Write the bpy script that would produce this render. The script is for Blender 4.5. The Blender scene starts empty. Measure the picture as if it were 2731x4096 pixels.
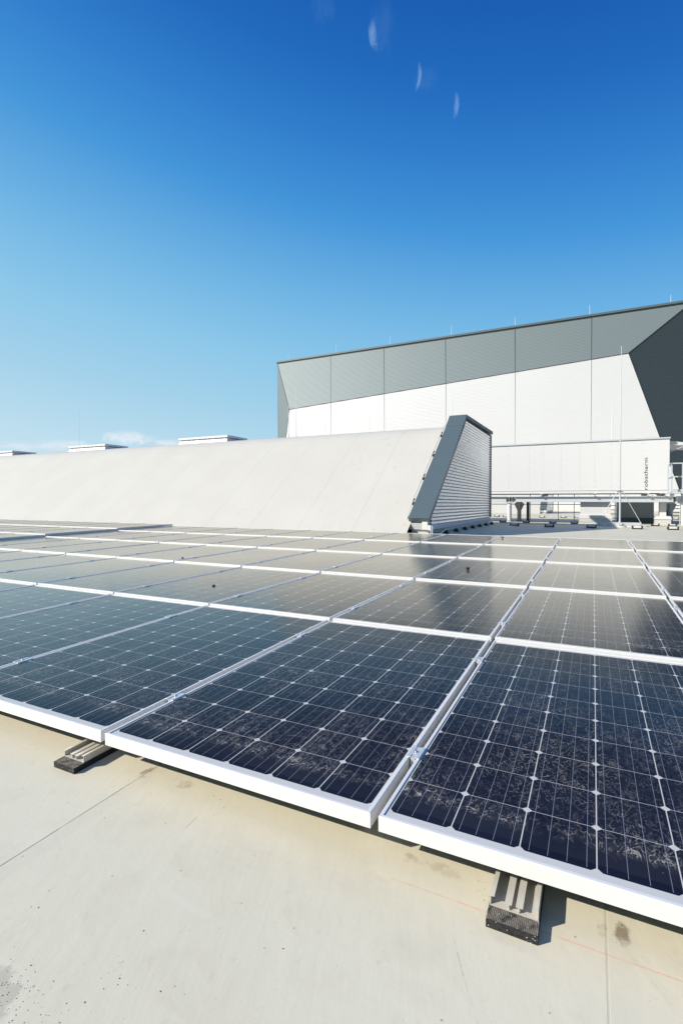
import bpy, bmesh, math, random
from mathutils import Vector, Matrix
R = math.radians
rnd = random.Random(7)
sc = bpy.context.scene
EXPO = 0.45
C = sc.collection

# ------------------------------------------------------------------ camera
cam = bpy.data.cameras.new("camera")
cam.sensor_fit = 'VERTICAL'; cam.sensor_height = 36.0; cam.sensor_width = 24.0
cam.lens = 2012.43/4096*36
cam.shift_y = -23.64/4096
cam.clip_start = 0.02; cam.clip_end = 6000
camo = bpy.data.objects.new("camera", cam); C.objects.link(camo)
ya, pi_, ro = 0.46268, -0.00637, -0.00296
camo.matrix_world = Matrix.Translation((1.45973, -1.2044, 0.78799)) @ (
    Matrix.Rotation(ya, 4, 'Z') @ Matrix.Rotation(pi_, 4, 'X') @ Matrix.Rotation(ro, 4, 'Y') @ Matrix.Rotation(R(90), 4, 'X'))
sc.camera = camo

# ------------------------------------------------------------------ node helper
class V:
    """a socket with arithmetic"""
    def __init__(s, g, sock): s.g = g; s.s = sock
    def _m(s, op, *o): return s.g.math(op, s, *o)
    def __add__(s, o): return s._m('ADD', o)
    __radd__ = __add__
    def __sub__(s, o): return s._m('SUBTRACT', o)
    def __rsub__(s, o): return s.g.math('SUBTRACT', o, s)
    def __mul__(s, o): return s._m('MULTIPLY', o)
    __rmul__ = __mul__
    def __truediv__(s, o): return s._m('DIVIDE', o)
    def lt(s, o): return s._m('LESS_THAN', o)
    def gt(s, o): return s._m('GREATER_THAN', o)
    def fract(s): return s._m('FRACT')
    def abs(s): return s._m('ABSOLUTE')
    def max(s, o): return s._m('MAXIMUM', o)
    def min(s, o): return s._m('MINIMUM', o)
    def pow(s, o): return s._m('POWER', o)
    def step(s, a, b):          # smoothstep from a to b
        n = s.g.nt.nodes.new('ShaderNodeMapRange'); n.interpolation_type = 'SMOOTHSTEP'
        s.g.put(n.inputs['Value'], s); s.g.put(n.inputs['From Min'], a); s.g.put(n.inputs['From Max'], b)
        return V(s.g, n.outputs['Result'])
class G:
    def __init__(g, nt): g.nt = nt
    def put(g, inp, v):
        if isinstance(v, V): g.nt.links.new(v.s, inp)
        else: inp.default_value = v
    def math(g, op, *a):
        n = g.nt.nodes.new('ShaderNodeMath'); n.operation = op
        for i, v in enumerate(a): g.put(n.inputs[i], v)
        return V(g, n.outputs[0])
    def vmath(g, op, *a):
        n = g.nt.nodes.new('ShaderNodeVectorMath'); n.operation = op
        for i, v in enumerate(a): g.put(n.inputs[i], v)
        return V(g, n.outputs['Value' if op in ('DOT_PRODUCT', 'LENGTH') else 'Vector'])
    def coord(g, k='Object'):
        n = g.nt.nodes.new('ShaderNodeTexCoord'); return V(g, n.outputs[k])
    def sep(g, v):
        n = g.nt.nodes.new('ShaderNodeSeparateXYZ'); g.put(n.inputs[0], v)
        return [V(g, o) for o in n.outputs]
    def comb(g, x, y, z):
        n = g.nt.nodes.new('ShaderNodeCombineXYZ')
        for i, v in enumerate((x, y, z)): g.put(n.inputs[i], v)
        return V(g, n.outputs[0])
    def noise(g, vec, scale=5, detail=3, rough=.5, dist=0.0):
        n = g.nt.nodes.new('ShaderNodeTexNoise'); g.put(n.inputs['Vector'], vec)
        n.inputs['Scale'].default_value = scale; n.inputs['Detail'].default_value = detail
        n.inputs['Roughness'].default_value = rough; n.inputs['Distortion'].default_value = dist
        return V(g, n.outputs['Fac'])
    def voro(g, vec, scale=5):
        n = g.nt.nodes.new('ShaderNodeTexVoronoi'); g.put(n.inputs['Vector'], vec)
        n.inputs['Scale'].default_value = scale
        return V(g, n.outputs['Distance']), V(g, n.outputs['Color'])
    def mix(g, f, a, b):
        n = g.nt.nodes.new('ShaderNodeMix'); n.data_type = 'RGBA'
        g.put(n.inputs[0], f)
        for i, v in ((6, a), (7, b)):
            g.put(n.inputs[i], v if isinstance(v, V) else (*v, 1) if len(v) == 3 else v)
        return V(g, n.outputs[2])
    def random(g):
        n = g.nt.nodes.new('ShaderNodeObjectInfo'); return V(g, n.outputs['Random'])
    def bump(g, h, strength=.3, dist=.01):
        n = g.nt.nodes.new('ShaderNodeBump'); n.inputs['Strength'].default_value = strength
        n.inputs['Distance'].default_value = dist; g.put(n.inputs['Height'], h)
        return V(g, n.outputs[0])

# ------------------------------------------------------------------ sky and sun
SUN = Vector((-1.19, -1.10, 1.0)).normalized()       # towards the sun
elev = math.asin(SUN.z)
w = bpy.data.worlds.new("World"); sc.world = w; w.use_nodes = True
nt = w.node_tree; nt.nodes.clear(); g = G(nt)
sky = nt.nodes.new('ShaderNodeTexSky'); sky.sky_type = 'NISHITA'; sky.sun_disc = False
sky.sun_elevation = elev; sky.sun_rotation = math.atan2(SUN.x, SUN.y)
sky.altitude = 0; sky.air_density = 1.0; sky.dust_density = 0.5; sky.ozone_density = 2.0
d = g.coord('Generated')
# deep polarised blue overhead and away from the sun, paler towards the horizon and the sun
dz = g.sep(d)[2]; toward = g.vmath('DOT_PRODUCT', d, (SUN.x/math.hypot(SUN.x, SUN.y), SUN.y/math.hypot(SUN.x, SUN.y), 0))
p = dz - toward*.15
ramp = nt.nodes.new('ShaderNodeValToRGB'); g.put(ramp.inputs[0], p)
def lin(c): return tuple(((v/255+.055)/1.055)**2.4 if v > 10 else v/255/12.92 for v in c)
stops = [(.0,(206,229,240)), (.08,(190,223,239)), (.19,(166,212,236)), (.30,(142,202,236)), (.40,(115,185,232)), (.53,(65,151,221)), (.62,(42,125,207)), (.69,(23,105,191)), (.76,(11,90,178)), (.95,(8,76,162))]
el_ = ramp.color_ramp.elements
for i_, (ps, c_) in enumerate(stops):
    e_ = el_[i_] if i_ < 2 else el_.new(ps)
    e_.position = ps; e_.color = (*lin(c_), 1)
GAIN = 10/2**EXPO
skycol = g.vmath('SCALE', V(g, ramp.outputs[0])); skycol.s.node.inputs['Scale'].default_value = GAIN
skycol = g.mix(.08, skycol, V(g, sky.outputs[0]))
back = g.vmath('DOT_PRODUCT', d, (.446,-.895,0)).step(.15, .8)      # sky low behind the viewer darkened, to cut fill light and deepen shadows
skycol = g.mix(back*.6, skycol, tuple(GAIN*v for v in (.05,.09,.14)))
# thin cirrus wisps and a little low cloud: soft patches in directions of the sky
def sky_dir(az, el):
    return Vector((math.cos(el)*math.sin(az), math.cos(el)*math.cos(az), math.sin(el)))
cloud = None
def patch(az, el, lx, lz, tilt, amt, sc_=1.0, seed=0.0, rag=.6, curv=0.0):
    """az/el in degrees (az clockwise from +y), half sizes in degrees"""
    global cloud
    c = sky_dir(R(az), R(el)); ex = Vector((math.cos(R(az)), -math.sin(R(az)), 0)); ez = ex.cross(c)
    ct, st = math.cos(R(tilt)), math.sin(R(tilt))
    a = ex*ct + ez*st; b = ez*ct - ex*st
    x = g.vmath('DOT_PRODUCT', d, tuple(a)) ; z = g.vmath('DOT_PRODUCT', d, tuple(b))
    x = x/math.radians(lx); z = z/math.radians(lz)
    nv = g.comb(x*sc_ + seed, z*sc_*.5, seed)
    n1 = g.noise(nv, 1.3, 4, .6, .8); n2 = g.noise(nv, 2.0, 5, .65, 1.5)
    xx = x + (n1-.5)*1.6 + (z*z-.3)*curv*(1.0 if abs(curv) < 5 else 0); zz = z + (n2-.5)*.8
    r2 = xx*xx + zz*zz
    front = g.vmath('DOT_PRODUCT', d, tuple(c)).gt(.5)
    m = ((1.0 - r2).max(0.0).pow(1.8)*front*n2.step(.5-rag*.6, .5+rag*.5)*2.2*amt).min(amt)
    cloud = m if cloud is None else cloud.max(m)
CLOUDS = [(-23.1, 42.7, .42, 1.2, 6, .27, 1.3, 3.1, .7, -.5), (-18.0, 39.8, .22, 1.15, -8, .27, 1.2, 7.7, .7, 1.3), (-13.9, 37.5, .28, 1.1, -4, .23, 1.2, 1.3, .7, .6),
          (-28.6, 44.4, 1.0, 1.4, -8, .03, 1, 4.3), (-22.0, 43.2, 1.1, 2.0, 0, .035, 1, 5.9), (-17.0, 39.6, 1.4, 1.0, 0, .03, 1, 2.9),
          (-49.2, 6.7, 3.0, .9, 0, .9, .9, 2.2), (-45.4, 6.3, 1.9, .6, 0, .8, .9, 8.4),
          (-55.8, 5.6, 3.4, .7, 4, .7, .9, 6.6), (-59.0, 5.3, 2.2, .5, 0, .6, .9, 9.6)]
for c_ in CLOUDS: patch(*c_)
ccl = g.mix(dz.step(.2, .5), tuple(GAIN*v for v in (.76,.85,.93)), tuple(GAIN*v for v in (.46,.70,1.0)))
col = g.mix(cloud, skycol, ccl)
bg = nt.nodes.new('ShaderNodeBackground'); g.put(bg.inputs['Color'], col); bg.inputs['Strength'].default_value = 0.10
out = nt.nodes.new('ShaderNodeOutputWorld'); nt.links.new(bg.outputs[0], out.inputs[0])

sl = bpy.data.lights.new("sun", 'SUN'); sl.energy = 4.5; sl.angle = R(.55); sl.color = (1, .93, .82)
so = bpy.data.objects.new("sun", sl); C.objects.link(so)
so.rotation_euler = (-SUN).to_track_quat('-Z', 'Y').to_euler(); so.location = SUN*60
vs = sc.view_settings
sc.display_settings.display_device = 'sRGB'
vs.view_transform = 'Standard'; vs.look = 'None'; vs.exposure = EXPO; vs.gamma = 1; vs.use_curve_mapping = False

# ------------------------------------------------------------------ mesh helper
class MB:
    def __init__(s): s.v = []; s.f = []; s.m = []; s.sm = []; s.cur = 0
    def add(s, vs_, fs, smooth=False):
        o = len(s.v); s.v += [tuple(p) for p in vs_]
        for f in fs: s.f.append([o+i for i in f]); s.m.append(s.cur); s.sm.append(smooth)
        return s
    def box(s, a, b):
        (x0, y0, z0), (x1, y1, z1) = a, b
        return s.add([(x0,y0,z0),(x1,y0,z0),(x1,y1,z0),(x0,y1,z0),(x0,y0,z1),(x1,y0,z1),(x1,y1,z1),(x0,y1,z1)],
            [(3,2,1,0),(4,5,6,7),(0,1,5,4),(1,2,6,5),(2,3,7,6),(3,0,4,7)])
    def bbox(s, a, b, bev=.006):           # box with chamfered edges
        bm = bmesh.new(); bmesh.ops.create_cube(bm, size=1)
        for v in bm.verts: v.co = Vector([(a[i]+b[i])/2 + v.co[i]*(b[i]-a[i]) for i in range(3)])
        bmesh.ops.bevel(bm, geom=bm.edges[:], offset=bev, segments=1, affect='EDGES')
        bm.verts.index_update()
        s.add([v.co[:] for v in bm.verts], [[v.index for v in f.verts] for f in bm.faces]); bm.free(); return s
    def quad(s, *p): return s.add(p, [tuple(range(len(p)))])
    def prism(s, prof, axis, a, b):        # profile (closed, 2d) extruded along axis; prof coords are the other two axes in xyz order
        def P(u, v, t):
            return {'x': (t,u,v), 'y': (u,t,v), 'z': (u,v,t)}[axis]
        n = len(prof); vs_ = [P(u,v,a) for u,v in prof] + [P(u,v,b) for u,v in prof]
        fs = [(i, (i+1) % n, n+(i+1) % n, n+i) for i in range(n)] + [tuple(range(n))[::-1], tuple(range(n, 2*n))]
        return s.add(vs_, fs)
    def tube(s, p, q, r, r2=None, n=10):
        p = Vector(p); q = Vector(q); r2 = r if r2 is None else r2
        ax = (q-p).normalized(); u = ax.orthogonal().normalized(); v = ax.cross(u)
        ring = [(math.cos(2*math.pi*i/n), math.sin(2*math.pi*i/n)) for i in range(n)]
        vs_ = [p+(u*c+v*t)*r for c, t in ring] + [q+(u*c+v*t)*r2 for c, t in ring]
        s.add(vs_, [(i, (i+1) % n, n+(i+1) % n, n+i) for i in range(n)], True)
        return s.add(vs_, [tuple(range(n))[::-1], tuple(range(n, 2*n))])
    def lathe(s, c, prof, n=16):           # prof: (r, z) list
        vs_ = []; fs = []
        for r, z in prof:
            vs_ += [(c[0]+r*math.cos(2*math.pi*i/n), c[1]+r*math.sin(2*math.pi*i/n), c[2]+z) for i in range(n)]
        for k in range(len(prof)-1):
            fs += [(k*n+i, k*n+(i+1) % n, (k+1)*n+(i+1) % n, (k+1)*n+i) for i in range(n)]
        return s.add(vs_, fs, True)
    def build(s, name, mats, parent=None, loc=None):
        me = bpy.data.meshes.new(name); me.from_pydata(s.v, [], s.f)
        mats = mats if isinstance(mats, (list, tuple)) else [mats]
        for m in mats: me.materials.append(m)
        me.polygons.foreach_set('material_index', s.m); me.polygons.foreach_set('use_smooth', s.sm)
        bm = bmesh.new(); bm.from_mesh(me); bmesh.ops.recalc_face_normals(bm, faces=bm.faces[:]); bm.to_mesh(me); bm.free()
        me.update()
        o = bpy.data.objects.new(name, me); C.objects.link(o)
        if parent: o.parent = parent
        if loc: o.location = loc
        return o
def tag(o, label=None, cat=None, group=None, kind=None):
    if label: o['label'] = label
    if cat: o['category'] = cat
    if group: o['group'] = group
    if kind: o['kind'] = kind
    return o
def thing(name, label, cat, loc=(0,0,0), group=None):
    o = bpy.data.objects.new(name, None); C.objects.link(o); o.location = loc; o.empty_display_size = .1
    return tag(o, label, cat, group)

# ------------------------------------------------------------------ materials
def mat(name, col=(.5,.5,.5), rough=.5, metal=0.0, spec=.5):
    m = bpy.data.materials.new(name); m.use_nodes = True
    b = m.node_tree.nodes['Principled BSDF']
    b.inputs['Base Color'].default_value = (*col, 1); b.inputs['Roughness'].default_value = rough
    b.inputs['Metallic'].default_value = metal; b.inputs['Specular IOR Level'].default_value = spec
    return m, G(m.node_tree), b
def worn(name, col, rough=.5, metal=0.0, var=.12, scale=6, bump=0.0, bscale=40, spec=.5):
    m, g, b = mat(name, col, rough, metal, spec)
    co = g.coord('Object'); n = g.noise(co, scale, 5, .6); n2 = g.noise(co, scale*9, 3, .6)
    k = (n-.5)*2.0*var + (n2-.5)*var
    f = (k+.5).max(0.0)
    lo = tuple(c*(1-var*1.2) for c in col); hi = tuple(min(1, c*(1+var*.8)) for c in col)
    g.put(b.inputs['Base Color'], g.mix(f.min(1.0), lo, hi))
    g.put(b.inputs['Roughness'], (n2-.5)*.2 + rough)
    if bump: g.put(b.inputs['Normal'], g.bump(g.noise(co, bscale, 3), bump, .004))
    return m
M = {}
M['alu'] = worn('anodised_aluminium', (.72,.72,.715), .38, .12, .04, 5)
M['alu_clamp'] = worn('bright_clamp_aluminium', (.70,.71,.71), .36, .45, .06, 30)
M['alu_rail'] = worn('weathered_rail_aluminium', (.62,.59,.51), .45, .25, .14, 14)
M['steel'] = worn('stainless_bolt', (.55,.56,.57), .3, .9, .05, 60)
M['galv'] = worn('galvanised_steel', (.60,.63,.66), .45, .35, .10, 5)
M['galv_dark'] = worn('old_zinc_steel', (.46,.47,.47), .5, .3, .18, 7)
M['slate'] = worn('slate_grey_flashing', (.098,.136,.152), .42, .10, .16, 2.2)
M['ahu'] = worn('white_powder_coat', (.665,.665,.665), .45, 0, .015, 3)
M['white_sheet'] = worn('white_duct_sheet', (.62,.62,.62), .45, 0, .03, 3)
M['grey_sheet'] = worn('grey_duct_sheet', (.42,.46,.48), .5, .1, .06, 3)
M['black'] = worn('black_plastic', (.02,.02,.022), .5, 0, .2, 30)
M['concrete'] = worn('pale_concrete', (.62,.60,.55), .85, 0, .12, 22)
M['dark'] = worn('dark_seal', (.02,.022,.025), .6, 0, .1, 9)
M['ink'] = worn('black_lettering', (.012,.012,.014), .5, 0, .05, 5)
M['plinth'] = worn('pale_membrane_plinth', (.52,.515,.49), .6, 0, .05, 3)
M['husk'] = worn('brown_husk', (.10,.045,.025), .6, 0, .4, 90)
M['grit'] = worn('dark_grit', (.10,.085,.08), .8, 0, .4, 200)

# corrugated sheet
m, g, b = mat('silver_corrugated_sheet', (.62,.65,.68), .24, .8)
co = g.coord('Object'); n = g.noise(co, 2.2, 4, .6)
g.put(b.inputs['Base Color'], g.mix(n, (.72,.74,.76), (.82,.83,.84)))
M['corr'] = m

# facade sheets: fine horizontal ribs (77 mm) as bump
def facade(name, c0, rough, metal, strength=.5):
    m, g, b = mat(name, c0, rough, metal)
    co = g.coord('Object'); x, y, z = g.sep(co)
    rib = g.math('SINE', z*(2*math.pi/.155))
    n = g.noise(co, .12, 3, .5)
    g.put(b.inputs['Base Color'], g.mix(n, tuple(c*.96 for c in c0), tuple(min(1, c*1.04) for c in c0)))
    g.put(b.inputs['Normal'], g.bump(rib, strength, .02))
    return m
M['fac_light'] = facade('silver_white_facade', (.655,.665,.68), .5, .15, .16)
M['fac_grey'] = facade('grey_facade', (.180,.222,.235), .5, .25, .45)
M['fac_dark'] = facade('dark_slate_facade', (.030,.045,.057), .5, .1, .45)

# rubber mat: black crumb with coloured flecks, woven scrim on the top
m, g, b = mat('crumb_rubber', (.012,.012,.013), .85)
co = g.coord('Object'); x, y, z = g.sep(co)
dist, vc = g.voro(co, 260)
r_, g_, b_ = [None]*3
nsep = g.nt.nodes.new('ShaderNodeSeparateColor'); g.put(nsep.inputs[0], vc)
r_, g_, b_ = [V(g, o) for o in nsep.outputs]
fleck = dist.lt(.32)*r_.gt(.86)
crumb = g.mix(fleck, g.mix(g_, (.006,.006,.007), (.03,.03,.032)), g.mix(b_.gt(.72), (.5,.47,.42), (.10,.16,.42)))
nn = g.nt.nodes.new('ShaderNodeNewGeometry'); nz = g.sep(V(g, nn.outputs['Normal']))[2]
gx = ((x*280.0).fract()-.5).abs().gt(.36); gy = ((y*280.0).fract()-.5).abs().gt(.36)
scrim = gx.max(gy)*nz.gt(.7)*g.noise(co, 60, 3).step(.3, .55)
g.put(b.inputs['Base Color'], g.mix(scrim*.8, crumb, (.36,.32,.25)))
g.put(b.inputs['Normal'], g.bump(g.noise(co, 420, 2), .7, .003))
M['rubber'] = m

def spot(g, x, y, cx, cy, rx, ry, n):
    a = (x-cx)/rx; c = (y-cy)/ry
    return (1.0 - (a*a+c*c) + (n-.5)*1.8).step(.15, .9)
# solar laminate --------------------------------------------------
PW, PL, CP = .977, 1.65, .158
m, g, b = mat('solar_glass_laminate', (.02,.02,.03), .12)
co = g.coord('Object'); x, y, z = g.sep(co); rn = g.random()
u = (x-.0145)/CP; v = (y-.035)/CP
ins = u.gt(0.0)*u.lt(6.0)*v.gt(0.0)*v.lt(10.0)
fu = u.fract(); fv = v.fract(); au = (fu-.5).abs(); av = (fv-.5).abs()
cell = au.lt(.4912)*av.lt(.4952)*(au+av).lt(.921)*ins
bus = ((fu*4.0).fract()-.5).abs().lt(.0125)*ins*v.gt(.04)*v.lt(9.96)
cellid = g.comb(g.math('FLOOR', u)+rn*40.0, g.math('FLOOR', v), 0.0)
wn = g.nt.nodes.new('ShaderNodeTexWhiteNoise'); g.put(wn.inputs['Vector'], cellid); cn = V(g, wn.outputs['Value'])
ccol = g.mix(cn, (.0080,.0105,.0235), (.0110,.0140,.0290))
pat = g.mix(cell, (.50,.505,.51), ccol)
pat = g.mix(bus*cell, pat, (.20,.24,.32))
off = rn*37.0
wv = g.comb(x+off, y*.62, off)
n1 = g.noise(wv, 34, 3, .58, .8); n2 = g.noise(wv, 52, 2.5, .55, .7); nl = g.noise(wv, 5, 3, .55); nm = g.noise(g.comb(x*1.4+off, y*.8, 0.0), 15, 4, .6, .5)
line = (1.0-(n1-.5).abs().step(.003, .020)).max((1.0-(n2-.47).abs().step(.002, .016))*.6)
edge = y + (nm-.5)*.045 + (n1-.5)*.11 + (rn-.5)*.035
dirty = edge.step(.125, .140)
tide = (1.0-(edge-.150).abs().step(.004, .045))*g.noise(wv, 60, 3).step(.30, .62)
edge2 = y + (nm-.5)*.012 + (rn-.5)*.03
film = edge2.step(.066, .069)*(1.0-dirty)
sideline = (1.0-x.step(.0, .035)).max(x.step(PW-.035, PW))*g.noise(wv, 14, 4).step(.35, .75)
fade = 1.0 - y.step(.25, 1.3)*.35
dust = line*dirty*(.09+nl*.38)*fade + tide*(line*.42+.04) + film*.016 + dirty*.006 + sideline*.06
run = g.noise(g.comb(x*34.0+off, y*1.6, off), 1.0, 3, .55)
dust = dust*(.55 + nl.step(.36, .62)*.75) + run.step(.55, .78)*dirty*.045
bx_ = (rn*7.31).fract()*.6+.18; by_ = (rn*13.7).fract()*1.1+.25
sm = spot(g, x, y, bx_, by_, .030, .022, g.noise(wv, 90, 3))*(rn*3.17).fract().gt(.45)
dust = dust.max(sm*.45)
sd, scol = g.voro(g.comb(x+off, y, 0.0), 38)
spk = sd.lt(.055)*g.sep(scol)[0].gt(.6)
dust = (dust + spk*.35).min(.8)
g.put(b.inputs['Base Color'], g.mix(dust, pat, (.38,.365,.335)))
g.put(b.inputs['Roughness'], dust*.3 + .13 + dirty*.03)
b.inputs['Sheen Weight'].default_value = .16; b.inputs['Sheen Roughness'].default_value = .35; b.inputs['Sheen Tint'].default_value = (1,.92,.76,1)
b.inputs['Specular IOR Level'].default_value = 0.0
b.inputs['Sheen Weight'].default_value = .14; b.inputs['Sheen Roughness'].default_value = .22; b.inputs['Sheen Tint'].default_value = (1,.85,.60,1)
nrm = g.bump(g.noise(wv, 26, 3), .05, .002); g.put(b.inputs['Normal'], nrm)
# anti-reflex solar glass: weak mirror from above, strong at grazing angles (Fresnel)
fr = g.nt.nodes.new('ShaderNodeFresnel'); fr.inputs['IOR'].default_value = 1.5; g.put(fr.inputs['Normal'], nrm)
gl = g.nt.nodes.new('ShaderNodeBsdfGlossy'); gl.inputs['Color'].default_value = (1,.965,.87,1); g.put(gl.inputs['Normal'], nrm)
g.put(gl.inputs['Roughness'], dust*.3 + .13 + dirty*.03)
fac = (V(g, fr.outputs[0])*1.62 - .165).max(.012).min(.68)*(1.0-dust*.5)
mx = g.nt.nodes.new('ShaderNodeMixShader'); g.put(mx.inputs[0], fac)
g.nt.links.new(b.outputs[0], mx.inputs[1]); g.nt.links.new(gl.outputs[0], mx.inputs[2])
g.nt.links.new(mx.outputs[0], g.nt.nodes['Material Output'].inputs['Surface'])
M['solar'] = m

# roof membrane on the flat roof ----------------------------------
def seg(g, x, y, p, q, wd, wob=None):      # soft line from p to q
    p = Vector(p); q = Vector(q); dd = (q-p); L = dd.length; dd.normalize()
    s_ = (x-p.x)*dd.x + (y-p.y)*dd.y; t = (y-p.y)*dd.x - (x-p.x)*dd.y
    if wob is not None: t = t + wob
    return (1.0-t.abs().step(wd*.4, wd))*s_.step(-.002, .01)*(1.0-s_.step(L-.02, L+.002))
m, g, b = mat('pale_roof_membrane', (.6,.59,.54), .55, 0, .35)
co = g.coord('Object'); x, y, z = g.sep(co)
nb = g.noise(co, 1.1, 4, .55); nmid = g.noise(co, 7, 5, .6, .6); nf = g.noise(co, 60, 4, .6); nw = g.noise(co, 3.0, 4, .6, .4); npp = g.noise(co, 26, 5, .6)
base = g.mix(nb.step(.3, .7), (.590,.560,.440), (.632,.604,.484))
base = g.mix(nmid.step(.45, .75)*.35, base, (.52,.48,.38))
wet = (y + (nw-.5)*.16).step(-.24, -.02)*(1.0-y.step(8.4, 9.2))
base = g.mix(wet*.30, base, (.60,.525,.375))
base = g.mix((npp.step(.60, .74)*.22), base, (.42,.38,.29))
streak = g.noise(g.comb(x*3.0+y*1.1, y*.6-x*.2, 0.0), 9, 4, .6)
base = g.mix(streak.step(.58, .8)*.16, base, (.70,.67,.58))
# welded laps every 1.34 m
lap = (((x-.150)/1.34+.5).fract()-.5).abs()*1.34
lapn = (lap + (g.noise(co, 9, 2)-.5)*.0016)
lapline = (1.0-lapn.step(.0012, .0030))*(g.noise(co, 14, 3).step(.30, .55)*.5+.4)
lapband = (1.0-(((x-.175)/1.34+.5).fract()-.5).abs()._m('MULTIPLY', 1.34).step(.020, .034))
base = g.mix(lapband*.10, base, (.43,.40,.33))
strong = .75 - x.step(.8, 1.2)*.58
base = g.mix(lapline*strong, base, (.15,.13,.10))
# stains, tide mark of a dried puddle, scuffs, chalk snap line
pd = (1.0-((x-.452)/.112)*((x-.452)/.112)-((y+.690)/.090)*((y+.690)/.090)+(nmid-.5)*2.2+(npp-.5)*.9)
pud = pd.step(.42, .62)
base = g.mix(pud*.38, base, (.30,.28,.24))
halo = (pd.step(-.1, .45)-pud).max(0.0)
base = g.mix(halo*.3, base, (.66,.62,.52))
for (cx, cy, rx, ry, a_) in ((1.520,-.020,.018,.045,.75), (1.482,-.012,.012,.040,.5), (.150,-.012,.026,.05,.6), (.30,.0,.05,.03,.3), (1.14,.0,.06,.03,.25), (1.05,-.0,.03,.02,.35)):
    base = g.mix(spot(g, x, y, cx, cy, rx, ry, npp)*npp.step(.42, .62)*a_, base, (.17,.12,.07))
wob = (g.noise(co, 5, 2)-.5)*.006
base = g.mix(seg(g, x, y, (1.03,-.081), (2.4,-.078), .0022, wob*.3)*(.55*nf.step(.3, .6)+.1), base, (.74,.30,.20))
base = g.mix(seg(g, x, y, (1.208,-.175), (1.253,-.264), .0016, wob)*nf.step(.35,.6)*.5, base, (.25,.23,.19))
base = g.mix(seg(g, x, y, (1.250,-.258), (1.292,-.335), .0014, wob)*nf.step(.4,.65)*.35, base, (.25,.23,.19))
base = g.mix(seg(g, x, y, (.457,-.105), (.463,-.168), .0014, wob*.3)*.6, base, (.16,.14,.11))
base = g.mix(seg(g, x, y, (.55,-.345), (.735,-.36), .012, wob*2.0)*.14, base, (.72,.70,.64))
for (p_, q_) in (((1.52,-.05),(1.60,-.15)), ((1.535,-.06),(1.60,-.13)), ((.68,-.16),(.71,-.165)), ((.82,-.47),(.80,-.43))):
    base = g.mix(seg(g, x, y, p_, q_, .005, wob)*npp.step(.4,.65)*.2, base, (.35,.33,.28))
sd, scol = g.voro(co, 30)
spk = sd.lt(.075)*g.sep(scol)[0].gt(.80)
base = g.mix(spk*.55, base, (.16,.13,.10))
sd2, sc2 = g.voro(co, 75)
base = g.mix(sd2.lt(.09)*g.sep(sc2)[1].gt(.86)*.4, base, (.25,.21,.17))
g.put(b.inputs['Base Color'], base)
g.put(b.inputs['Roughness'], nmid*.2+.42)
g.put(b.inputs['Normal'], g.bump(nmid*.7+nf*.12+npp*.25-lapline*.6+streak*.5, .22, .006))
M['roof'] = m

# membrane over the monitor: seams up the slope every 1.375 m
m, g, b = mat('white_monitor_membrane', (.7,.69,.66), .6, 0, .3)
co = g.coord('Object'); x, y, z = g.sep(co)
nb = g.noise(co, .8, 4, .55); nv = g.noise(g.comb(x*2.2, y*.35, z*.35), 2.2, 5, .6, .4); nsm = g.noise(co, 6, 5, .6)
base = g.mix(nb.step(.3, .7), (.512,.501,.455), (.535,.526,.484))
base = g.mix(nv.step(.55, .85)*.14, base, (.42,.40,.35))
near = x.step(-4.5, -2.2)
base = g.mix(nsm.step(.60, .74)*near*.45, base, (.36,.33,.25))
lap = (((x+3.05)/1.375+.5).fract()-.5).abs()*1.375
lapn = lap + (g.noise(co, 3, 3)-.5)*.02
seam = (1.0-lapn.step(.006, .016))
base = g.mix(seam*.22, base, (.30,.29,.26))
for (cx, cz, rr) in ((-2.62,1.75,.14), (-5.0,.42,.10)):
    dd = g.math('SQRT', (x-cx)*(x-cx)+(z-cz)*(z-cz)*1.9)
    base = g.mix((1.0-(dd-rr).abs().step(.004, .012))*.35, base, (.35,.34,.31))
g.put(b.inputs['Base Color'], base)
g.put(b.inputs['Normal'], g.bump(nv*.7+nsm*.15-seam*.25, .22, .03))
M['mono'] = m

m, g, b = mat('far_ground', (.12,.13,.09), .9)
co = g.coord('Object'); n = g.noise(co, .01, 5)
g.put(b.inputs['Base Color'], g.mix(n, (.10,.12,.06), (.22,.20,.15)))
M['ground'] = m

KF = 1.145
PO, PN = Vector((0, 16.6, .145)), Vector((-.2117, 19.1815, .0518))
def settle(t):
    """real size and place of the plant equipment (drawn first at a smaller working scale)"""
    t.location = PN + KF*(Vector(t.location)-PO); t.scale = (KF, KF, KF)
# ------------------------------------------------------------------ setting: roof and ground
T = .024814; ZR = .145; ZF = .0518
H0 = -.105
def roof_z(y, x=5.0):
    if y <= 8.6: return H0+T*y
    f = min(1, (y-8.6)/2.4); z = (H0+T*8.6)*(1-f)+ZF*f
    # tapered insulation cricket against the ridge
    k = max(0, min(1, (-.55-x)/1.0))*max(0, min(1, (y-8.6)/.6))*max(0, min(1, (16.1-y)/.6))
    return z*(1-k)+ZR*k
mb = MB()
X0, X1 = -70, 40
ys = [-14, -2, 0, 4, 8, 8.6, 9.2, 11, 13, 15.5, 16.1, 20, 30, 44, 55.9]
xs_r = [X0, -1.9, -1.55, -.55, X1]
for a_, b_ in zip(ys[:-1], ys[1:]):
    for c_, d_ in zip(xs_r[:-1], xs_r[1:]):
        mb.quad((c_,a_,roof_z(a_,c_)), (d_,a_,roof_z(a_,d_)), (d_,b_,roof_z(b_,d_)), (c_,b_,roof_z(b_,c_)))
tag(mb.build('roof_floor', M['roof']), kind='structure')
mb = MB(); mb.quad((-3000,-3000,-12),(3000,-3000,-12),(3000,3000,-12),(-3000,3000,-12))
tag(mb.build('ground', M['ground']), kind='structure')

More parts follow.
